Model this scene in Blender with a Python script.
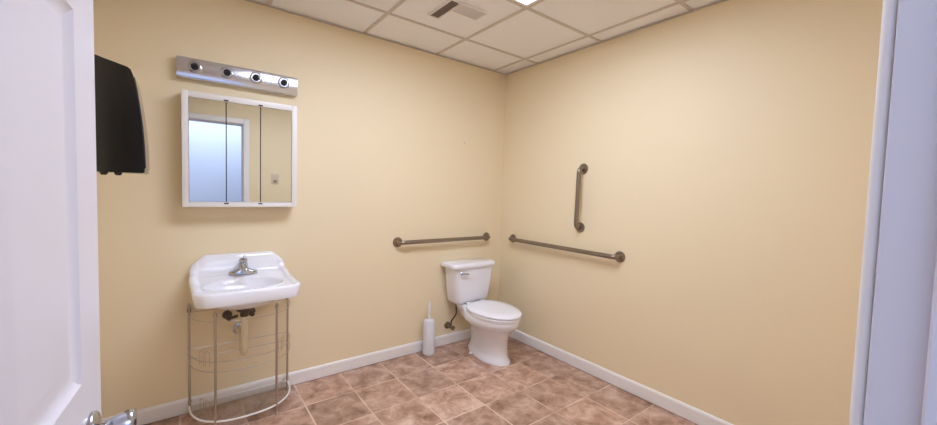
import bpy, bmesh, math
from mathutils import Vector, Matrix

for o in list(bpy.data.objects):
    bpy.data.objects.remove(o)
C = bpy.context.scene.collection
S = bpy.context.scene
PI = math.pi

# ------------------------------------------------------------------ camera, world, exposure
YAW, PIT, ROL = 0.6485317, -0.0493525, 0.02891595
fw = Vector((math.sin(YAW)*math.cos(PIT), math.cos(YAW)*math.cos(PIT), math.sin(PIT)))
r0 = Vector((math.cos(YAW), -math.sin(YAW), 0)); u0 = r0.cross(fw)
rt = r0*math.cos(ROL) + u0*math.sin(ROL)
up = -r0*math.sin(ROL) + u0*math.cos(ROL)
cd = bpy.data.cameras.new('camera'); cam = bpy.data.objects.new('camera', cd); C.objects.link(cam)
M = Matrix((rt, up, -fw)).transposed().to_4x4(); M.translation = Vector((-2.41281, -2.66280, 1.32663))
cam.matrix_world = M
cd.sensor_width = 36; cd.lens = 376.43/937*36; cd.shift_y = -1.45/937; cd.clip_start = 0.01
S.camera = cam
w = bpy.data.worlds.new('world'); S.world = w; w.use_nodes = True
w.node_tree.nodes['Background'].inputs[0].default_value = (0.75, 0.83, 1, 1)
w.node_tree.nodes['Background'].inputs[1].default_value = 0.3
S.view_settings.view_transform = 'Standard'; S.view_settings.look = 'None'
S.view_settings.gamma = 1; S.view_settings.use_curve_mapping = False
S.view_settings.exposure = 0.12
PANEL_STRENGTH = 14.0          # ceiling light panel
HALL_POWER = 25.0              # daylight in the hall behind the doorway
HALL_COLOR = (0.70, 0.79, 1.0)

hl = bpy.data.lights.new('hall_daylight', 'AREA'); hl.energy = HALL_POWER; hl.color = HALL_COLOR
hl.shape = 'RECTANGLE'; hl.size = 1.6; hl.size_y = 1.0
hlo = bpy.data.objects.new('hall_daylight', hl); C.objects.link(hlo)
hlo.location = (-2.0, -3.7, 2.40)

# ------------------------------------------------------------------ materials
def srgb(r, g, b):
    f = lambda c: (c/255/12.92) if c/255 <= .04045 else ((c/255+.055)/1.055)**2.4
    return (f(r), f(g), f(b), 1)

def mat(name, col, rough=.5, metal=0, noise=None, bump=None, **kw):
    """noise=(scale, amount): tone variation; bump=(scale, strength)"""
    m = bpy.data.materials.new(name); m.use_nodes = True
    nt = m.node_tree; b = nt.nodes['Principled BSDF']
    b.inputs['Base Color'].default_value = col
    b.inputs['Roughness'].default_value = rough; b.inputs['Metallic'].default_value = metal
    for k, v in kw.items(): b.inputs[k.replace('_', ' ')].default_value = v
    tc = nt.nodes.new('ShaderNodeTexCoord')
    if noise:
        n = nt.nodes.new('ShaderNodeTexNoise'); n.inputs['Scale'].default_value = noise[0]; n.inputs['Detail'].default_value = 4
        nt.links.new(tc.outputs['Object'], n.inputs['Vector'])
        mx = nt.nodes.new('ShaderNodeMix'); mx.data_type = 'RGBA'; mx.clamp_factor = True
        a = noise[1]
        mx.inputs[6].default_value = tuple(c*(1-a) for c in col[:3]) + (1,)
        mx.inputs[7].default_value = tuple(min(1, c*(1+a)) for c in col[:3]) + (1,)
        nt.links.new(n.outputs['Fac'], mx.inputs[0]); nt.links.new(mx.outputs[2], b.inputs['Base Color'])
    if bump:
        n2 = nt.nodes.new('ShaderNodeTexNoise'); n2.inputs['Scale'].default_value = bump[0]; n2.inputs['Detail'].default_value = 3
        nt.links.new(tc.outputs['Object'], n2.inputs['Vector'])
        bp = nt.nodes.new('ShaderNodeBump'); bp.inputs['Strength'].default_value = bump[1]; bp.inputs['Distance'].default_value = .002
        nt.links.new(n2.outputs['Fac'], bp.inputs['Height']); nt.links.new(bp.outputs[0], b.inputs['Normal'])
    return m

def emit(name, col, strength):
    m = bpy.data.materials.new(name); m.use_nodes = True
    nt = m.node_tree; nt.nodes.remove(nt.nodes['Principled BSDF'])
    e = nt.nodes.new('ShaderNodeEmission'); e.inputs[0].default_value = col; e.inputs[1].default_value = strength
    nt.links.new(e.outputs[0], nt.nodes['Material Output'].inputs[0])
    return m

def floor_mat():
    m = bpy.data.materials.new('stone_tile_floor'); m.use_nodes = True
    nt = m.node_tree; N = nt.nodes.new; L = nt.links.new; b = nt.nodes['Principled BSDF']
    tc = N('ShaderNodeTexCoord')
    sc = N('ShaderNodeVectorMath'); sc.operation = 'SCALE'; sc.inputs['Scale'].default_value = 1/0.3048
    L(tc.outputs['Object'], sc.inputs[0])
    # tile id
    fl = N('ShaderNodeVectorMath'); fl.operation = 'FLOOR'; L(sc.outputs[0], fl.inputs[0])
    fr = N('ShaderNodeVectorMath'); fr.operation = 'FRACTION'; L(sc.outputs[0], fr.inputs[0])
    wn = N('ShaderNodeTexWhiteNoise'); wn.noise_dimensions = '3D'; L(fl.outputs[0], wn.inputs['Vector'])
    # offset the noise inside each tile so that every tile is its own stone
    of = N('ShaderNodeVectorMath'); of.operation = 'MULTIPLY_ADD'; of.inputs[1].default_value = (9, 9, 9)
    L(wn.outputs['Color'], of.inputs[0]); L(tc.outputs['Object'], of.inputs[2])
    n1 = N('ShaderNodeTexNoise'); n1.inputs['Scale'].default_value = 8; n1.inputs['Detail'].default_value = 6
    n1.inputs['Roughness'].default_value = .7; n1.inputs['Distortion'].default_value = .35
    L(of.outputs[0], n1.inputs['Vector'])
    cr = N('ShaderNodeValToRGB'); L(n1.outputs['Fac'], cr.inputs[0])
    e = cr.color_ramp.elements
    e[0].position = .28; e[0].color = srgb(128, 90, 66)
    e[1].position = .74; e[1].color = srgb(236, 208, 190)
    k = cr.color_ramp.elements.new(.5); k.color = srgb(194, 156, 134)
    hv = N('ShaderNodeHueSaturation'); L(cr.outputs[0], hv.inputs['Color'])
    mr = N('ShaderNodeMapRange'); mr.inputs[3].default_value = .86; mr.inputs[4].default_value = 1.12
    L(wn.outputs['Value'], mr.inputs[0]); L(mr.outputs[0], hv.inputs['Value'])
    # grout
    sp = N('ShaderNodeSeparateXYZ'); L(fr.outputs[0], sp.inputs[0])
    def edge(o):
        a = N('ShaderNodeMath'); a.operation = 'SUBTRACT'; L(o, a.inputs[0]); a.inputs[1].default_value = .5
        c = N('ShaderNodeMath'); c.operation = 'ABSOLUTE'; L(a.outputs[0], c.inputs[0]); return c.outputs[0]
    mx = N('ShaderNodeMath'); mx.operation = 'MAXIMUM'; L(edge(sp.outputs[0]), mx.inputs[0]); L(edge(sp.outputs[1]), mx.inputs[1])
    g = N('ShaderNodeMapRange'); g.inputs[1].default_value = .483; g.inputs[2].default_value = .491; L(mx.outputs[0], g.inputs[0])
    n3 = N('ShaderNodeTexNoise'); n3.inputs['Scale'].default_value = 2.6; n3.inputs['Detail'].default_value = 2; L(tc.outputs['Object'], n3.inputs['Vector'])
    gf = N('ShaderNodeMapRange'); gf.inputs[1].default_value = .38; gf.inputs[2].default_value = .6; gf.inputs[3].default_value = .12; L(n3.outputs['Fac'], gf.inputs[0])
    gm = N('ShaderNodeMath'); gm.operation = 'MULTIPLY'; L(g.outputs[0], gm.inputs[0]); L(gf.outputs[0], gm.inputs[1])
    mc = N('ShaderNodeMix'); mc.data_type = 'RGBA'; L(gm.outputs[0], mc.inputs[0]); L(hv.outputs[0], mc.inputs[6])
    mc.inputs[7].default_value = srgb(236, 212, 192)
    L(mc.outputs[2], b.inputs['Base Color'])
    b.inputs['Roughness'].default_value = .42
    inv = N('ShaderNodeMath'); inv.operation = 'MULTIPLY_ADD'; inv.inputs[1].default_value = -1.0; L(g.outputs[0], inv.inputs[0])
    ns = N('ShaderNodeMath'); ns.operation = 'MULTIPLY'; ns.inputs[1].default_value = .5; L(n1.outputs['Fac'], ns.inputs[0]); L(ns.outputs[0], inv.inputs[2])
    bp = N('ShaderNodeBump'); bp.inputs['Strength'].default_value = .35; bp.inputs['Distance'].default_value = .002
    L(inv.outputs[0], bp.inputs['Height']); L(bp.outputs[0], b.inputs['Normal'])
    return m

M_WALL = mat('cream_yellow_paint', srgb(244, 226, 189), .55, noise=(1.6, .02), bump=(160, .06))
M_CEIL = mat('ceiling_tile', srgb(252, 248, 247), .9, noise=(120, .05), bump=(220, .35))
M_GRID = mat('ceiling_grid_metal', srgb(214, 202, 192), .5)
M_TRIM = mat('white_trim_paint', srgb(244, 240, 236), .38)
M_DOOR = mat('white_door_paint', srgb(226, 224, 232), .35)
M_HALL = mat('hall_paint', srgb(222, 228, 240), .7)
M_FLOOR = floor_mat()
M_CERAM = mat('white_ceramic', srgb(244, 243, 248), .12, Coat_Weight=.4)
M_SEAT = mat('white_seat_plastic', srgb(248, 247, 252), .22)
M_PLAST = mat('white_plastic', srgb(232, 232, 236), .4)
M_CREAM = mat('cream_pipe_plastic', srgb(226, 212, 180), .45)
M_CHROME = mat('chrome', srgb(186, 188, 196), .2, 1)
M_CHROME2 = mat('polished_light_bar_chrome', srgb(205, 205, 214), .16, 1)
M_STEEL = mat('brushed_steel', srgb(150, 138, 126), .34, 1, noise=(60, .08))
M_WIRE = mat('stand_wire_chrome', srgb(190, 181, 170), .3, 1)
M_THIN = mat('bright_wire_chrome', srgb(205, 196, 184), .3, 1)
M_MIRROR = mat('mirror_glass', srgb(225, 228, 226), .015, 1)
M_DARK = mat('dark_gap', srgb(40, 36, 34), .7)
M_BLACK = mat('glossy_black_plastic', srgb(14, 14, 16), .18, Coat_Weight=.3)
M_SMOKE = mat('smoke_grey_plastic', srgb(70, 68, 66), .15, Coat_Weight=.4)
M_GLASS = mat('clear_shelf_glass', srgb(245, 246, 246), .03, Transmission_Weight=1.0, IOR=1.45)
M_CLEAR = mat('clear_acrylic', srgb(240, 240, 240), .05, Transmission_Weight=1.0, IOR=1.3)
M_BRAID = mat('dark_braided_hose', srgb(92, 80, 70), .4, .7)
M_PLATE = mat('almond_plastic', srgb(222, 206, 176), .4)
M_SHADE_ROCKER = mat('vent_shade_and_rocker_brown', srgb(150, 132, 122), .6)  # painted shade of the vent's left bank; own colour of the lower rocker
M_VENT = mat('vent_enamel', srgb(240, 232, 228), .5)
M_PANEL = emit('light_panel', (.86, .955, 1.20, 1), PANEL_STRENGTH)

# ------------------------------------------------------------------ mesh helpers
def add_box(bm, a, b, bev=0, seg=2):
    x0, y0, z0 = [min(a[i], b[i]) for i in range(3)]; x1, y1, z1 = [max(a[i], b[i]) for i in range(3)]
    mt = Matrix.Translation(((x0+x1)/2, (y0+y1)/2, (z0+z1)/2)) @ Matrix.Diagonal((x1-x0, y1-y0, z1-z0, 1))
    r = bmesh.ops.create_cube(bm, size=1, matrix=mt)
    if bev:
        es = list({e for v in r['verts'] for e in v.link_edges})
        bmesh.ops.bevel(bm, geom=es, offset=bev, segments=seg, affect='EDGES', profile=.5)

def loft(bm, loops, cap0=True, cap1=True):
    rows = [[bm.verts.new(p) for p in lp] for lp in loops]
    for a, b in zip(rows, rows[1:]):
        n = len(a)
        for i in range(n):
            j = (i+1) % n
            bm.faces.new((a[i], a[j], b[j], b[i]))
    if cap0: bm.faces.new(list(reversed(rows[0])))
    if cap1: bm.faces.new(rows[-1])

def ring(c, n, r, k=24):
    n = Vector(n).normalized(); a = n.orthogonal().normalized(); b = n.cross(a)
    return [Vector(c) + a*(r*math.cos(2*PI*i/k)) + b*(r*math.sin(2*PI*i/k)) for i in range(k)]

def lathe(bm, c, axis, prof, k=32):
    """prof: list of (distance along axis, radius)"""
    axis = Vector(axis).normalized()
    loft(bm, [ring(Vector(c)+axis*d, axis, max(r, .0002), k) for d, r in prof])

def tube(bm, pts, r, k=12, closed=False):
    pts = [Vector(p) for p in pts]; n = len(pts); loops = []
    a = None
    for i, p in enumerate(pts):
        if closed: t = (pts[(i+1) % n]-pts[i-1]).normalized()
        else: t = (pts[min(i+1, n-1)]-pts[max(i-1, 0)]).normalized()
        a = t.orthogonal().normalized() if a is None else (a - t*a.dot(t)).normalized()
        b = t.cross(a)
        rr = r[i] if isinstance(r, (list, tuple)) else r
        loops.append([p + a*(rr*math.cos(2*PI*j/k)) + b*(rr*math.sin(2*PI*j/k)) for j in range(k)])
    if closed: loft(bm, loops+[loops[0]], False, False); bmesh.ops.remove_doubles(bm, verts=bm.verts, dist=1e-6)
    else: loft(bm, loops)

def fillet(pts, rad, seg=6):
    pts = [Vector(p) for p in pts]; out = [pts[0]]
    for a, p, b in zip(pts, pts[1:], pts[2:]):
        d1 = (a-p).normalized(); d2 = (b-p).normalized()
        A = p+d1*rad; B = p+d2*rad
        for i in range(seg+1):
            t = i/seg; out.append(A*(1-t)**2 + p*2*t*(1-t) + B*t*t)
    out.append(pts[-1]); return out

def obj(name, bm, m, parent=None, smooth=True, angle=35, loc=None):
    bmesh.ops.recalc_face_normals(bm, faces=bm.faces)
    me = bpy.data.meshes.new(name); bm.to_mesh(me); bm.free()
    me.materials.append(m)
    o = bpy.data.objects.new(name, me); C.objects.link(o)
    if smooth:
        me.polygons.foreach_set('use_smooth', [True]*len(me.polygons))
        me.set_sharp_from_angle(angle=math.radians(angle))
    if parent: o.parent = parent
    if loc: o.location = loc
    return o

def local(o, v): return Vector(v) - o.location
def thing(name, label, cat, loc=(0, 0, 0), rotz=0, group=None):
    o = bpy.data.objects.new(name, None); C.objects.link(o)
    o.location = loc; o.rotation_euler = (0, 0, rotz); o.empty_display_size = .05
    o['label'] = label; o['category'] = cat
    if group: o['group'] = group
    return o

def tag(o, label, cat, group=None):
    o['label'] = label; o['category'] = cat
    if group: o['group'] = group
    return o

def struct(name, bm, m, label, cat, parent=None, smooth=False):
    o = obj(name, bm, m, parent, smooth)
    if not parent:
        o['kind'] = 'structure'; o['label'] = label; o['category'] = cat
    return o

def boxes(*bs):
    bm = bmesh.new()
    for b in bs: add_box(bm, *b)
    return bm

# ------------------------------------------------------------------ room shell
XL, YF, H, T = -2.78, -2.612, 2.4343, .115
DX0, DX1, DH = -2.605, -1.862, 2.03     # door opening
HY = -4.3                                # far side of the hall
struct('floor', boxes(((XL-.12, HY, -.08), (.12, .12, 0))), M_FLOOR, 'brown stone tile floor with pale grout', 'floor')
struct('wall_back', boxes(((XL-.12, 0, 0), (.12, .12, H+.1))), M_WALL, 'cream yellow painted wall behind the sink', 'wall')
struct('wall_right', boxes(((0, YF, 0), (.12, 0, H+.1))), M_WALL, 'cream yellow painted wall right of the toilet', 'wall')
struct('wall_left', boxes(((XL-.12, YF, 0), (XL, 0, H+.1))), M_WALL, 'cream yellow painted wall behind the open door', 'wall')
# front wall: yellow room side, pale hall side
g = .02
bm = boxes(((XL-.12, YF-.06, 0), (DX0-g, YF, H+.1)), ((DX1+g, YF-.06, 0), (.12, YF, H+.1)), ((DX0-g, YF-.06, DH+g), (DX1+g, YF, H+.1)))
struct('wall_front', bm, M_WALL, 'cream yellow painted wall holding the doorway', 'wall')
bm = boxes(((XL-.12, YF-T, 0), (DX0-g, YF-.06, H+.1)), ((DX1+g, YF-T, 0), (.12, YF-.06, H+.1)), ((DX0-g, YF-T, DH+g), (DX1+g, YF-.06, H+.1)))
struct('wall_hall_near', bm, M_HALL, 'pale wall on the hall side of the doorway', 'wall')
struct('wall_hall_far', boxes(((XL-.12, HY-.1, 0), (.12, HY, H+.1))), M_HALL, 'pale blue white hall wall seen through the doorway in the mirror', 'wall')
struct('wall_hall_left', boxes(((XL-.22, HY-.1, 0), (XL-.12, YF-T, H+.1))), M_HALL, 'pale left end wall of the hall', 'wall')
struct('wall_hall_right', boxes(((.12, HY-.1, 0), (.22, YF-T, H+.1))), M_HALL, 'pale right end wall of the hall', 'wall')
# ceilings; the room's has an opening for the recessed light
GA, GB, G = .16, .402, .6096
gx = [0] + [-(GA+k*G) for k in range(5)]
gy = [0] + [-(GB+k*G) for k in range(4)]
LX0, LX1 = gx[4], gx[2]; LY0, LY1 = gy[3], gy[2]      # 2 x 4 ft light bay
bm = bmesh.new()
zc = H+.006
add_box(bm, (XL, LY1, zc), (0, 0, H+.1)); add_box(bm, (XL, YF, zc), (0, LY0, H+.1))
add_box(bm, (XL, LY0, zc), (LX0, LY1, H+.1)); add_box(bm, (LX1, LY0, zc), (0, LY1, H+.1))
struct('ceiling', bm, M_CEIL, 'suspended ceiling of square fissured tiles', 'ceiling')
struct('ceiling_hall', boxes(((XL-.12, HY, H+.02), (.12, YF-T, H+.1))), M_HALL, 'plain pale ceiling of the hall', 'ceiling')
bm = bmesh.new(); hw = .010
for x in gx[1:]:
    if x-hw > XL:
        if abs(x-gx[3]) < .01:
            add_box(bm, (x-hw, YF, H), (x+hw, LY0, H+.006)); add_box(bm, (x-hw, LY1, H), (x+hw, 0, H+.006))
        else: add_box(bm, (x-hw, YF, H), (x+hw, 0, H+.006))
for y in gy[1:]:
    xs = [XL] + sorted([x for x in gx[1:] if x > XL]) + [0]
    for a, b in zip(xs, xs[1:]):
        add_box(bm, (a+(hw if a != XL else 0), y-hw, H), (b-(hw if b != 0 else 0), y+hw, H+.006))
struct('trim_1', bm, M_GRID, 'beige metal grid between the ceiling tiles', 'ceiling grid')
bm = bmesh.new(); wa = .016
add_box(bm, (XL, -wa, H-.003), (0, 0, H)); add_box(bm, (-wa, YF, H-.003), (0, -wa, H)); add_box(bm, (XL, YF, H-.003), (XL+wa, -wa, H)); add_box(bm, (XL+wa, YF, H-.003), (-wa, YF+wa, H))
struct('trim_2', bm, M_GRID, 'beige wall angle around the ceiling edge', 'ceiling trim')

# baseboards: profile with eased top
def baseboard(name, p0, p1, n, label):
    p0 = Vector(p0); p1 = Vector(p1); n = Vector(n); hb = .09
    prof = [(0, 0), (.006, 0), (.006, .006), (.013, .006), (.013, hb-.014), (.009, hb-.004), (.005, hb), (0, hb)]
    bm = bmesh.new()
    loft(bm, [[p + n*a + Vector((0, 0, z)) for a, z in prof] for p in (p0, p1)])
    return struct(name, bm, M_TRIM, label, 'baseboard')
baseboard('baseboard_back', (XL, 0, 0), (0, 0, 0), (0, -1, 0), 'white baseboard along the wall behind sink and toilet')
baseboard('baseboard_right', (0, -.013, 0), (0, YF, 0), (-1, 0, 0), 'white baseboard along the right wall')
baseboard('baseboard_left', (XL, -.013, 0), (XL, YF, 0), (1, 0, 0), 'white baseboard along the left wall')
baseboard('baseboard_front', (DX1+.065, YF, 0), (-.013, YF, 0), (0, 1, 0), 'white baseboard beside the doorway')

# door frame: jambs with stops and casings
bm = bmesh.new()
for x, s in ((DX0, -1), (DX1, 1)):
    add_box(bm, (x, YF-T, 0), (x+s*g, YF, DH), .003, 2)
    add_box(bm, (x-s*.011, YF-T+.02, 0), (x, YF-.037, DH), .002, 1)
add_box(bm, (DX0-g, YF-T, DH), (DX1+g, YF, DH+g))
add_box(bm, (DX0+.011, YF-T+.02, DH-.011), (DX1-.011, YF-.037, DH), .002, 1)
struct('trim_3', bm, M_DOOR, 'white painted door jamb with stop', 'door frame', smooth=True)
bm = bmesh.new(); cw = .057
for yy, dy in ((YF, .011), (YF-T, -.011)):
    for x, s in ((DX0-.005, -1), (DX1+.005, 1)):
        add_box(bm, (x, yy, 0), (x+s*cw, yy+dy, DH+.005+cw), .0054, 5)
    add_box(bm, (DX0-.005, yy, DH+.005), (DX1+.005, yy+dy, DH+.005+cw), .003, 2)
struct('trim_4', bm, M_TRIM, 'white casing around the doorway', 'door casing', smooth=True)

# six panel door, hinged on the left jamb and standing open
def door_mesh(W, Hd, Td):
    bm = bmesh.new()
    st, mu = .094, .10
    pw = (W-2*st-mu)/2
    xs = [0, st, st+pw, st+pw+mu, W-st, W]
    zs = [0, .22, .83, 1.029, 1.547, 1.655, 1.90, Hd]
    for side in (0, 1):
        y0 = 0 if side == 0 else -Td
        s = -1 if side == 0 else 1
        def V(x, z, d=0): return bm.verts.new((x, y0+s*d, z))
        for i in range(5):
            for j in range(7):
                x0, x1, z0, z1 = xs[i], xs[i+1], zs[j], zs[j+1]
                if i in (1, 3) and j in (1, 3, 5):
                    prev = None
                    for ins, d in ((0, 0), (.004, .003), (.014, .0070), (.020, .0070), (.040, .003), (.044, .0028)):
                        r = [V(x0+ins, z0+ins, d), V(x1-ins, z0+ins, d), V(x1-ins, z1-ins, d), V(x0+ins, z1-ins, d)]
                        if prev:
                            for k in range(4): bm.faces.new((prev[k], prev[(k+1) % 4], r[(k+1) % 4], r[k]))
                        prev = r
                    bm.faces.new(prev)
                else:
                    bm.faces.new((V(x0, z0), V(x1, z0), V(x1, z1), V(x0, z1)))
    for a, b in (((0, 0), (W, 0)), ((W, 0), (W, Hd)), ((W, Hd), (0, Hd)), ((0, Hd), (0, 0))):
        bm.faces.new([bm.verts.new((a[0], 0, a[1])), bm.verts.new((b[0], 0, b[1])), bm.verts.new((b[0], -Td, b[1])), bm.verts.new((a[0], -Td, a[1]))])
    bmesh.ops.remove_doubles(bm, verts=bm.verts, dist=1e-5)
    return bm
FREE = Vector((-2.5225, -1.8300)); hd = math.radians(4.3); DW = .736
# local x runs from hinge to free edge; the face y=0 looks into the room when open (towards the camera)
door = obj('door_1', door_mesh(DW, 2.015, .035), M_DOOR, smooth=True, angle=25)
# visible face is the local -y face (it looks to +x in the room)
door.rotation_euler = (0, 0, PI/2-hd)
dirv = Vector((math.sin(hd), math.cos(hd))); nrm = Vector((math.cos(hd), -math.sin(hd)))
hp = FREE - dirv*DW - nrm*.035
door.location = (hp.x, hp.y, .01)
door['kind'] = 'structure'; door['label'] = 'white six panel door standing open at the left'; door['category'] = 'door'
for sgn in (1, -1):
    bm = bmesh.new()
    y0 = -.035 if sgn > 0 else 0
    c = Vector((DW-.060, y0, .940)); ax = (0, -sgn, 0)
    lathe(bm, c, ax, [(0, .001), (0, .030), (.004, .030), (.007, .027), (.009, .016), (.011, .010), (.017, .0095), (.018, .0125), (.020, .0135), (.022, .0135), (.026, .0165), (.032, .0192),
                      (.038, .0212), (.044, .0216), (.049, .0206), (.0505, .0195), (.051, .015), (.051, .001)], 40)
    h = obj('door_knob', bm, M_CHROME, door, angle=50); h['label'] = 'chrome door knob'
    if sgn > 0:
        bm = bmesh.new(); lathe(bm, c+Vector((0, -.0505, 0)) if sgn > 0 else c, ax, [(0, .0045), (.0015, .0045)], 16)
        obj('keyhole', bm, M_DARK, h)
bm = boxes(((DW-.0005, -.029, .914), (DW+.0012, -.006, .974), .0004, 1)); lp = obj('latch_plate', bm, M_CHROME, door); lp['label'] = 'chrome latch plate on the door edge'
for z in (.2, 1.0, 1.8):
    bm = bmesh.new(); lathe(bm, (-.004, .004, z-.045), (0, 0, 1), [(0, .005), (.09, .005)], 12); obj('hinge', bm, M_CHROME, door)

# ------------------------------------------------------------------ ceiling light and vent
t = thing('ceiling_light', 'recessed white light panel glowing in the ceiling grid', 'ceiling light', ((LX0+LX1)/2, (LY0+LY1)/2, H))
lx, ly = (LX1-LX0)/2, (LY1-LY0)/2
bm = bmesh.new(); e = .0105
for a, b in (((-lx+e, -ly+e, .001), (-lx+.03, ly-e, .012)), ((lx-.03, -ly+e, .001), (lx-e, ly-e, .012)),
             ((-lx+.03, -ly+e, .001), (lx-.03, -ly+.03, .012)), ((-lx+.03, ly-.03, .001), (lx-.03, ly-e, .012))):
    add_box(bm, a, b)
f = obj('frame', bm, M_VENT, t); f['label'] = 'pale metal frame'
obj('diffuser', boxes(((-lx+.03, -ly+.03, .006), (lx-.03, ly-.03, .012))), M_PANEL, t)
obj('housing', boxes(((-lx+.002, -ly+.002, .013), (lx-.002, ly-.002, .09))), M_VENT, t)

VX, VY = -1.052, -.69
t = thing('ceiling_vent', 'small square louvred air vent in a ceiling tile', 'vent', (VX, VY, H))
bm = bmesh.new(); vz = .006
# L-shaped frame lips around the two louvre banks plus the plain plate
x0, x1, y0, y1 = -.130, .140, -.130, .130
add_box(bm, (x0+.075, y0+.115, -.004), (x1, y1, vz), .002, 1)
obj('plate', bm, M_CEIL, t)
bm = boxes(((x0, y0, -.007), (x0+.010, y1, vz)), ((x0+.010, y1-.008, -.007), (x0+.075, y1, vz)), ((x0+.010, y0, -.007), (x1, y0+.010, vz)),
           ((x1-.010, y0+.010, -.007), (x1, y0+.115, vz)), ((x0+.068, y0+.108, -.008), (x0+.075, y1-.008, vz)), ((x0+.075, y0+.108, -.008), (x1-.010, y0+.115, vz)),
           ((x0+.066, y0+.010, -.008), (x0+.074, y0+.108, vz)))
obj('frame', bm, M_VENT, t)
d = obj('duct_shade_plate', boxes(((x0+.010, y0+.010, -.001), (x0+.066, y1-.008, .0055))), M_SHADE_ROCKER, t); d['label'] = 'brown grey plate painted as the shaded opening behind the left louvres'  # shallow plate, its brown-grey stands in for shade inside the opening
for k in range(4):
    bm = bmesh.new(); xx = x0+.020+k*.014
    loft(bm, [[(xx, yy, -.005), (xx+.001, yy, -.005), (xx+.006, yy, -.002), (xx+.005, yy, -.002)] for yy in (y0+.010, y1-.008)])
    obj('louvre', bm, M_SHADE_ROCKER, t)  # left blades coloured darker than the right ones, shade of the gaps painted in
for k in range(7):
    bm = bmesh.new(); yy = y0+.014+k*.014
    loft(bm, [[(xx, yy, -.005), (xx, yy+.007, -.005), (xx, yy+.007, -.002), (xx, yy, -.002)] for xx in (x0+.074, x1-.010)])
    obj('louvre', bm, M_VENT, t)
obj('back_plate', boxes(((x0+.074, y0+.010, -.0015), (x1-.010, y0+.108, .0055))), M_VENT, t)

# ------------------------------------------------------------------ grab bars
def grab_bar(label, a, b, n, group='brushed steel grab bars'):
    a = Vector(a); b = Vector(b); n = Vector(n); mid = (a+b)/2
    t = thing('grab_bar', label, 'grab bar', mid)
    a -= mid; b -= mid; so = n*.055
    bm = bmesh.new(); u = (b-a).normalized()
    A = a + u*.0; B = b - u*.0
    tube(bm, fillet([A+n*.004, A+so, B+so, B+n*.004], .036, 8), .0165, 20)
    obj('rail', bm, M_STEEL, t, angle=60)
    for q in (a, b):
        bm = bmesh.new(); lathe(bm, q, n, [(0, .001), (0, .039), (.006, .039), (.010, .036), (.012, .022), (.013, .017)], 32)
        obj('flange', bm, M_STEEL, t)
grab_bar('horizontal steel grab bar left of the corner, above the toilet tank', (-1.082, 0, .923), (-.183, 0, .924), (0, -1, 0))
grab_bar('long horizontal steel grab bar on the right wall', (0, -.172, .917), (0, -1.235, .911), (-1, 0, 0))
grab_bar('short vertical steel grab bar on the right wall', (0, -.905, 1.53), (0, -.897, 1.085), (-1, 0, 0))

# ------------------------------------------------------------------ toilet
TX = -.450
t = thing('toilet', 'white two piece toilet with closed lid in the corner', 'toilet', (TX, 0, 0))
def egg(z, hw, yb, yf, k=48, sq=2.3):
    """closed loop: rounded back at yb, longer rounded front at yf (negative y)"""
    ym = yb + (yf-yb)*.42; out = []
    for i in range(k):
        a = 2*PI*i/k; c, s = math.cos(a), math.sin(a)
        p = 2/sq if s > 0 else 1.0
        x = hw*math.copysign(abs(c)**(p), c); 
        y = ym + (yb-ym)*abs(s)**p if s > 0 else ym + (yf-ym)*abs(s)
        out.append(Vector((x, y, z)))
    return out
def rrect(z, hx, y0, y1, r, k=8):
    pts = []
    for cx, cy, a0 in ((hx-r, y1-r, 0), (-hx+r, y1-r, 90), (-hx+r, y0+r, 180), (hx-r, y0+r, 270)):
        for i in range(k+1):
            a = math.radians(a0+90*i/k); pts.append(Vector((cx+r*math.cos(a), cy+r*math.sin(a), z)))
    return pts
bm = bmesh.new()
PX = .022
def shift(lp, f=1.0): return [Vector((p.x*(1 - .42*f*max(0, min(1, (p.y+.45)/.3))) + PX*f, p.y, p.z)) for p in lp]
loft(bm, [shift(egg(0, .126, -.13, -.598, sq=2.8)), shift(egg(.022, .126, -.13, -.598, sq=2.8)), shift(egg(.034, .112, -.14, -.582, sq=2.8)), shift(egg(.07, .105, -.15, -.572)), shift(egg(.13, .103, -.16, -.568)),
          shift(egg(.19, .106, -.16, -.572), .9), shift(egg(.235, .116, -.16, -.585), .7), shift(egg(.275, .138, -.16, -.61), .45), shift(egg(.305, .162, -.16, -.65), .2), shift(egg(.328, .178, -.16, -.676), 0),
          egg(.345, .183, -.16, -.687), egg(.378, .184, -.16, -.690), egg(.388, .180, -.165, -.685)])
# deck under the tank
loft(bm, [rrect(z, hx, y0, -.07, .03) for z, hx, y0 in ((.285, .060, -.24), (.315, .085, -.25), (.35, .110, -.262), (.383, .118, -.27), (.388, .114, -.266))])
for v in bm.verts:
    if v.co.z > .05 and not (v.co.y > -.27 and v.co.z > .30 and abs(v.co.x) < .119): v.co.z -= .018*min(1, (v.co.z-.05)/.25)
obj('bowl', bm, M_CERAM, t, angle=60)
bm = bmesh.new()
loft(bm, [egg(.371, .179, -.215, -.690), egg(.375, .185, -.212, -.697), egg(.387, .185, -.212, -.697), egg(.391, .180, -.215, -.692)])
obj('seat', bm, M_SEAT, t, angle=50)
bm = bmesh.new()
loft(bm, [egg(.394, .180, -.214, -.692), egg(.398, .187, -.209, -.700), egg(.407, .187, -.209, -.700), egg(.414, .178, -.216, -.690), egg(.418, .12, -.25, -.62), egg(.419, .05, -.35, -.5)])
obj('lid', bm, M_SEAT, t, angle=60)
for s in (-1, 1):
    obj('seat_hinge', boxes(((s*.075-.02, -.232, .368), (s*.075+.02, -.198, .414), .006, 3)), M_SEAT, t)
    bm = bmesh.new(); lathe(bm, (s*.108, -.30, .018), (0, 0, 1), [(0, .014), (.008, .014), (.016, .010), (.018, .002)], 20)
    obj('bolt_cap', bm, M_PLAST, t)
bm = bmesh.new()
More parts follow.
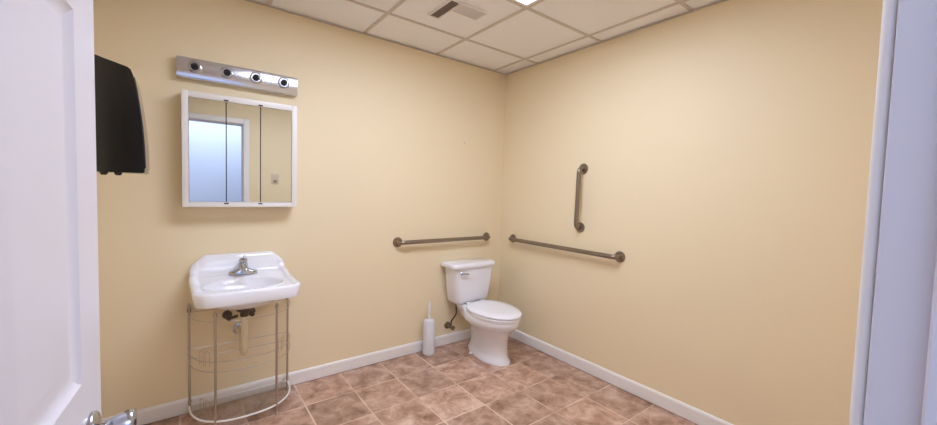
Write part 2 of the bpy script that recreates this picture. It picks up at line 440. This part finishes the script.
loft(bm, [rrect(z, hx, y0, -.012, r) for z, hx, y0, r in ((.390, .14, -.165, .04), (.398, .165, -.18, .045), (.42, .178, -.186, .045), (.55, .193, -.196, .042), (.700, .205, -.205, .038))])
obj('tank', bm, M_CERAM, t, angle=60)
bm = bmesh.new()
loft(bm, [[Vector((p.x-.010, p.y, p.z)) for p in rrect(z, hx+.008, y0, y1, r)] for z, hx, y0, y1, r in ((.701, .208, -.208, -.010, .04), (.703, .218, -.219, -.003, .045), (.722, .221, -.222, -.002, .046), (.734, .216, -.217, -.005, .046), (.739, .203, -.203, -.015, .044))])
obj('tank_lid', bm, M_CERAM, t, angle=60)
bm = bmesh.new()
lathe(bm, (-.150, -.198, .660), (0, -1, 0), [(0, .013), (.008, .013), (.012, .009), (.022, .008)], 20)
tube(bm, [(-.158, -.224, .662), (-.14, -.226, .660), (-.115, -.226, .657), (-.092, -.224, .654)], [.006, .008, .0085, .007], 12)
h = obj('flush_handle', bm, M_CHROME, t); h['label'] = 'chrome flush lever'

# supply valve and hose
t = thing('water_valve', 'small metal shutoff valve with hose beside the toilet', 'valve', (-.592, 0, .17))
bm = bmesh.new(); lathe(bm, (0, 0, 0), (0, -1, 0), [(0, .03), (.004, .03), (.009, .02), (.010, .009), (.045, .009), (.046, .014), (.07, .014), (.071, .006), (.085, .006)], 24)
obj('valve_body', bm, M_STEEL, t)
bm = bmesh.new(); lathe(bm, (0, -.082, 0), (0, -1, 0), [(0, .012), (.003, .019), (.012, .019), (.015, .012)], 10); k = obj('knob', bm, M_STEEL, t)
bm = bmesh.new(); tube(bm, fillet([(.0, -.058, .012), (.0, -.058, .05), (.045, -.07, .11), (.03, -.085, .18), (.03, -.085, .218)], .02), .0065, 12)
obj('hose', bm, M_BRAID, t)

# toilet brush
t = thing('toilet_brush', 'white toilet brush in its tall round holder by the toilet', 'toilet brush', (-.825, -.083, 0))
bm = bmesh.new(); lathe(bm, (0, 0, 0), (0, 0, 1), [(0, .045), (.006, .049), (.02, .050), (.27, .046), (.276, .044), (.276, .030), (.27, .029)], 40); obj('holder', bm, M_PLAST, t)
bm = bmesh.new(); lathe(bm, (0, 0, .277), (0, 0, 1), [(0, .040), (.006, .040), (.010, .030), (.014, .012), (.06, .008), (.15, .009), (.158, .007), (.16, .002)], 24); obj('handle', bm, M_PLAST, t)

# ------------------------------------------------------------------ sink
SX = -2.145; RIM = .800
t = thing('wall_sink', 'white rectangular ceramic sink hung on the wall', 'sink', (SX, 0, 0))
hx, D, NR = .252, .502, .080
def sstep(a, b, v):
    v = max(0, min(1, (v-a)/(b-a))); return v*v*(3-2*v)
def warp(u, v):
    """u in [-1,1], v in [0,1] (0 at the wall) -> plan point, front corners rounded, back slightly"""
    x, y = u*hx, -v*D
    r = NR
    for cx in (-hx+r, hx-r):
        sx = 1 if cx > 0 else -1
        for cy, sy, rr in ((-D+r, -1, r), (-.045, 1, .045)):
            ccx = sx*(hx-rr) 
            if (x-ccx)*sx > 0 and (y-cy)*sy > 0:
                dx, dy = x-ccx, y-cy; m = max(abs(dx), abs(dy)); l = math.hypot(dx, dy)
                if l > 0: x, y = ccx+dx*m/l, cy+dy*m/l
    # sides taper a little towards the front
    x *= 1 - .035*max(0, v-.25)
    x *= 1 - .04*max(0, .22-v)/.22
    x += .008*v
    return x, y
def top_z(x, y, u, v):
    z = RIM
    ex = min(hx-abs(u)*hx, D-v*D)                       # distance from side / front edge
    back = v*D
    side = 1-sstep(.165, .246, abs(x))
    z += (.045+.052*side)*(1-sstep(.020, .060, back)) + .022*(1-sstep(.05, .24, back))   # splash ledge, rising deck
    z -= .016*sstep(.020, .045, ex)*sstep(.035, .06, back)
    e = ((x/.185)**2 + ((y+.275)/.128)**2)
    if e < 1: z -= .095*(1-e)**.55
    if ex < .012: z -= .010*(1-ex/.012)**2
    if back < .01: z -= .006*(1-back/.01)**2
    return z
def bot_z(x, y):
    e = ((x/.20)**2 + ((y+.26)/.165)**2)
    return .731 - (.085*(1-e)**.5 if e < 1 else 0)
bm = bmesh.new(); NU, NV = 72, 60
# denser rows near edges
us = [math.copysign(1-(1-abs(q))**1.25, q) for q in [(-1+2*i/NU) for i in range(NU+1)]]
vs = [j/NV for j in range(NV+1)]
topg = []; botg = []
for v in vs:
    ra, rb = [], []
    for u in us:
        x, y = warp(u, v)
        ra.append(bm.verts.new((x, y, top_z(x, y, u, v))))
        bx, by = x*.965, min(-.001, y*.98)
        rb.append(bm.verts.new((bx, by, bot_z(x, y))))
    topg.append(ra); botg.append(rb)
for gr in (topg, botg):
    for j in range(NV):
        for i in range(NU):
            bm.faces.new((gr[j][i], gr[j][i+1], gr[j+1][i+1], gr[j+1][i]))
bd = [(0, i) for i in range(NU)] + [(j, NU) for j in range(NV)] + [(NV, i) for i in range(NU, 0, -1)] + [(j, 0) for j in range(NV, 0, -1)]
for (a, b) in zip(bd, bd[1:]+bd[:1]):
    bm.faces.new((topg[a[0]][a[1]], topg[b[0]][b[1]], botg[b[0]][b[1]], botg[a[0]][a[1]]))
basin = obj('basin', bm, M_CERAM, t, angle=70)
bm = bmesh.new(); lathe(bm, (0, -.275, RIM-.016-.096), (0, 0, 1), [(0, .002), (.001, .022), (.004, .024), (.005, .020), (.003, .012), (.003, .001)], 28); obj('drain', bm, M_CHROME, t)
bm = bmesh.new(); lathe(bm, (0, -.155, RIM-.045), (0, -1, .8), [(0, .010), (.003, .010), (.004, .006)], 20)
# tap
t = thing('sink_faucet', 'chrome single lever tap on the white sink', 'tap', (SX+.012, -.092, RIM+.004))
bm = bmesh.new()
loft(bm, [[Vector((x*s, y*s2, z)) for x, y in [(.075*math.copysign(abs(math.cos(a))**.7, math.cos(a)), .027*math.copysign(abs(math.sin(a))**.9, math.sin(a))) for a in [2*PI*i/40 for i in range(40)]]]
          for z, s, s2 in ((0, 1, 1), (.010, 1, 1), (.018, .94, .9), (.026, .6, .85), (.034, .38, .8))])
obj('base_plate', bm, M_CHROME, t, angle=50)
bm = bmesh.new(); lathe(bm, (0, 0, .02), (0, 0, 1), [(0, .026), (.03, .024), (.045, .022), (.05, .018), (.052, .002)], 28)
tube(bm, fillet([(0, -.012, .045), (0, -.06, .062), (0, -.118, .052), (0, -.122, .036)], .018), [.014]*3+[.0135]*10+[.012]*3 if False else .0125, 16)
obj('spout', bm, M_CHROME, t, angle=50)
bm = bmesh.new(); lathe(bm, (0, 0, .070), (0, -.1, 1), [(0, .018), (.006, .022), (.018, .021), (.026, .015), (.028, .002)], 24)
tube(bm, [(0, .004, .086), (0, -.02, .096), (0, -.05, .108), (0, -.07, .114)], [.010, .0095, .009, .007], 12)
obj('lever', bm, M_CHROME, t, angle=50)

# trap and drain pipe under the sink
t = thing('sink_drain_pipe', 'metal and cream drain pipe below the sink', 'pipe', (SX, -.26, 0))
bm = bmesh.new(); lathe(bm, (0, 0, .650), (0, 0, -1), [(0, .040), (.012, .042), (.02, .036), (.022, .022), (.05, .022)], 28)
lathe(bm, (-.03, .02, .60), (-1, .2, -.25), [(0, .008), (.035, .008), (.036, .013), (.05, .013)], 14)
k = obj('drain_nut', bm, M_BRAID, t); k['label'] = 'dark metal drain fitting'
bm = bmesh.new(); tube(bm, fillet([(0, 0, .605), (0, 0, .40), (.0, .05, .37), (0, .09, .40), (0, .10, .45), (0, .245, .45)], .03, 8), .0185, 20)
obj('trap', bm, M_CREAM, t, angle=50)
bm = bmesh.new(); lathe(bm, (0, .2595, .45), (0, -1, 0), [(0, .02), (0, .035), (.004, .035), (.010, .022)], 24); obj('wall_flange', bm, M_CHROME, t)
for s in (-1, 1):
    t = thing('water_valve', 'small shutoff valve under the sink, %s side' % ('left' if s < 0 else 'right'), 'valve', (SX+s*.062, 0, .545))
    bm = bmesh.new(); lathe(bm, (0, 0, 0), (0, -1, 0), [(0, .026), (.004, .026), (.008, .008), (.04, .008), (.041, .011), (.06, .011), (.061, .014), (.070, .014)], 20); obj('valve_body', bm, M_BRAID, t)
    bm = bmesh.new(); tube(bm, [(0, -.048, .01), (0, -.05, .05), (-s*.02, -.055, .10), (-s*.03, -.06, .19)], .005, 10); obj('hose', bm, M_BRAID, t)

# ------------------------------------------------------------------ curved stand under the sink
t = thing('sink_stand', 'chrome half round stand with glass shelves under the sink', 'stand', (SX+.009, -.04, 0))
AX, AY = .259, .290
def arc(z, sx=1.0, n=40, ins=0):
    f = lambda c: math.copysign(abs(c)**(2/2.5), c)
    return [Vector(((AX-ins)*f(math.cos(PI+PI*i/n)), (AY-ins)*f(math.sin(PI+PI*i/n)), z)) for i in range(n+1)]
posts = [(-AX+.002, -.005), (AX-.002, -.005)] + [(s*.148, -AY*(1-(.148/AX)**2.5)**.4) for s in (-1, 1)]
for i, (x, y) in enumerate(posts):
    bm = bmesh.new(); zt = .655 if i < 2 else .66
    lathe(bm, (x, y, 0), (0, 0, 1), [(0, .009), (.012, .009), (.014, .0065), (.075, .0065), (.077, .0085), (.087, .009), (.089, .0062), (zt-.03, .0062), (zt-.029, .009), (zt-.012, .009), (zt-.010, .006), (zt, .004)], 14)
    p = obj('post', bm, M_WIRE, t)
    if i < 2:
        bm = boxes(((x-.009, y+.004, .60), (x+.009, y+.043, .622), .003, 1)); obj('wall_clamp', bm, M_DARK, p)
def shelf(z, rim_m, rim_r):
    bm = bmesh.new(); a = arc(z, ins=.006); b = arc(z+.005, ins=.006)
    loft(bm, [a, b]); s = obj('shelf', bm, M_GLASS, t, smooth=False); s['label'] = 'clear glass shelf'
    bm = bmesh.new(); tube(bm, arc(z+.0025), rim_r, 10); tube(bm, [(-AX, 0, z+.0025), (AX, 0, z+.0025)], rim_r*.8, 10)
    obj('shelf_rim', bm, rim_m, s)
    return s
shelf(.055, M_TRIM, .0055)
for z in (.33, .385, .60):
    bm = bmesh.new(); tube(bm, arc(z), .0022, 8); tube(bm, [(-AX, 0, z), (AX, 0, z)], .0022, 8)
    obj('rail', bm, M_THIN, t)
# small wire hoops standing at the sides of each shelf
for z0 in (.062, .335):
    for a in (212, 222, 318, 328):
        c = Vector((AX*.93*math.cos(math.radians(a)), AY*.93*math.sin(math.radians(a)), 0))
        bm = bmesh.new(); w_ = .014; hh = .085
        tg = Vector((-math.sin(math.radians(a)), math.cos(math.radians(a)), 0))
        tube(bm, fillet([c-tg*w_+Vector((0, 0, z0)), c-tg*w_+Vector((0, 0, z0+hh)), c+tg*w_+Vector((0, 0, z0+hh)), c+tg*w_+Vector((0, 0, z0))], .012, 6), .0016, 8)
        obj('wire_hoop', bm, M_THIN, t)

# ------------------------------------------------------------------ mirror cabinet
CX0, CX1, CZ0, CZ1, CY = -2.420, -1.843, 1.203, 1.833, -.11
cx, cz = (CX0+CX1)/2, (CZ0+CZ1)/2
t = thing('medicine_cabinet', 'white framed medicine cabinet with three mirrored doors', 'cabinet', (cx, 0, CZ0))
Wc, Hc = (CX1-CX0)/2, CZ1-CZ0
bm = boxes(((-Wc, -.092, 0), (Wc, 0, Hc), .002, 1)); obj('body', bm, M_TRIM, t)
bm = bmesh.new(); fwd = .030; ft = .034
add_box(bm, (-Wc, CY, 0), (-Wc+fwd, -.092, Hc), .003, 2); add_box(bm, (Wc-fwd, CY, 0), (Wc, -.092, Hc), .003, 2)
add_box(bm, (-Wc+fwd-.001, CY+.001, Hc-ft), (Wc-fwd+.001, -.092, Hc), .003, 2); add_box(bm, (-Wc+fwd-.001, CY+.001, 0), (Wc-fwd+.001, -.092, .028), .003, 2)
obj('frame', bm, M_TRIM, t)
dw = (2*Wc-2*fwd)/3
for i in range(3):
    a = -Wc+fwd+i*dw
    bm = boxes(((a+.0015, -.108, .029), (a+dw-.0015, -.0925, Hc-ft-.001), .001, 1))
    d = obj('mirror_door', bm, M_MIRROR, t, smooth=False)
    if i: 
        obj('seam', boxes(((a-.0014, -.1085, .029), (a+.0014, -.0925, Hc-ft-.001))), M_DARK, t)
        for z in (.020, Hc-ft+.006):
            obj('clip', boxes(((a-.011, CY-.003, z-.003), (a+.011, CY+.004, z+.004), .001, 1)), M_DARK, t)

# ------------------------------------------------------------------ vanity light bar without bulbs
t = thing('vanity_light_bar', 'chrome light bar with four empty bulb sockets above the mirror', 'light fixture', (-2.134, 0, 1.968))
bm = bmesh.new()
loft(bm, [[Vector((x, -y, z)) for y, z in ((0, -.056), (.040, -.056), (.046, -.052), (.048, -.044), (.048, .044), (.046, .052), (.040, .056), (0, .056))] for x in (-.305, .305)])
obj('housing', bm, M_CHROME2, t, angle=40)
for x in (-.225, -.074, .072, .224):
    bm = bmesh.new(); lathe(bm, (x, -.048, .008), (0, -1, 0), [(0, .034), (.003, .034), (.005, .030), (.006, .026), (.011, .025), (.011, .021), (.004, .020), (.004, .001)], 28)
    s = obj('socket', bm, M_CHROME, t, angle=40)
    bm = bmesh.new(); lathe(bm, (x, -.0525, .008), (0, -1, 0), [(0, .018), (.003, .018), (.003, .011), (.008, .010), (.008, .006), (.002, .005), (.002, .001)], 20); obj('socket_core', bm, M_DARK, s)

# ------------------------------------------------------------------ paper towel dispenser on the left wall
t = thing('paper_towel_dispenser', 'glossy black paper towel dispenser on the wall behind the door', 'dispenser', (XL, -.70, 1.365))
pr = [(0, .0), (.228, .0), (.2345, .004), (.2350, .03), (.233, .10), (.2285, .18), (.222, .25), (.214, .32), (.206, .375), (.199, .397), (.190, .405), (.11, .428), (.02, .448), (.006, .449), (0, .446)]
pr = [(x*1.045, z) for x, z in pr]
bm = bmesh.new(); loft(bm, [[Vector((x, y, z)) for x, z in pr] for y in (0, .22)])
bmesh.ops.bevel(bm, geom=[e for e in bm.edges if abs(e.verts[0].co.y-e.verts[1].co.y) < 1e-5 and max(e.verts[0].co.x, e.verts[1].co.x) > .01 ], offset=.004, segments=2, affect='EDGES')
obj('cover', bm, M_BLACK, t, angle=40)
bm = bmesh.new(); loft(bm, [[Vector((x*1.045, y, z)) for x, z in ((.2355, .02), (.2385, .022), (.2365, .10), (.232, .18), (.2255, .25), (.2175, .32), (.210, .37), (.2065, .37), (.214, .32), (.222, .25), (.2285, .18), (.233, .10))] for y in (.010, .210)])
f = obj('window', bm, M_SMOKE, t); f['label'] = 'grey translucent front window'
for x in (.125, .165):
    bm = bmesh.new(); lathe(bm, (x, .03, .001), (0, 0, -1), [(0, .012), (.006, .012), (.012, .008), (.013, .002)], 20); obj('foot', bm, M_BLACK, t)

# ------------------------------------------------------------------ small things on the walls
bm = bmesh.new(); lathe(bm, (0, 0, 0), (0, -1, 0), [(0, .0015), (.008, .0015), (.008, .004), (.009, .004), (.010, .001)], 12)
n = obj('nail', bm, M_STEEL, loc=(-.465, 0, 1.755)); tag(n, 'small nail in the wall high above the toilet', 'nail')
t = thing('light_switch', 'beige switch plate on the wall beside the doorway, seen in the mirror', 'switch', (-1.53, YF, 1.42))
obj('plate', boxes(((-.04, 0, -.062), (.04, .006, .062), .002, 2)), M_PLATE, t)
s = obj('rocker', boxes(((-.018, .006, -.045), (.018, .011, -.012), .001, 1)), M_SHADE_ROCKER, t); s['label'] = 'dark lower switch'
obj('rocker', boxes(((-.018, .006, .0), (.018, .011, .040), .001, 1)), M_GRID, t)
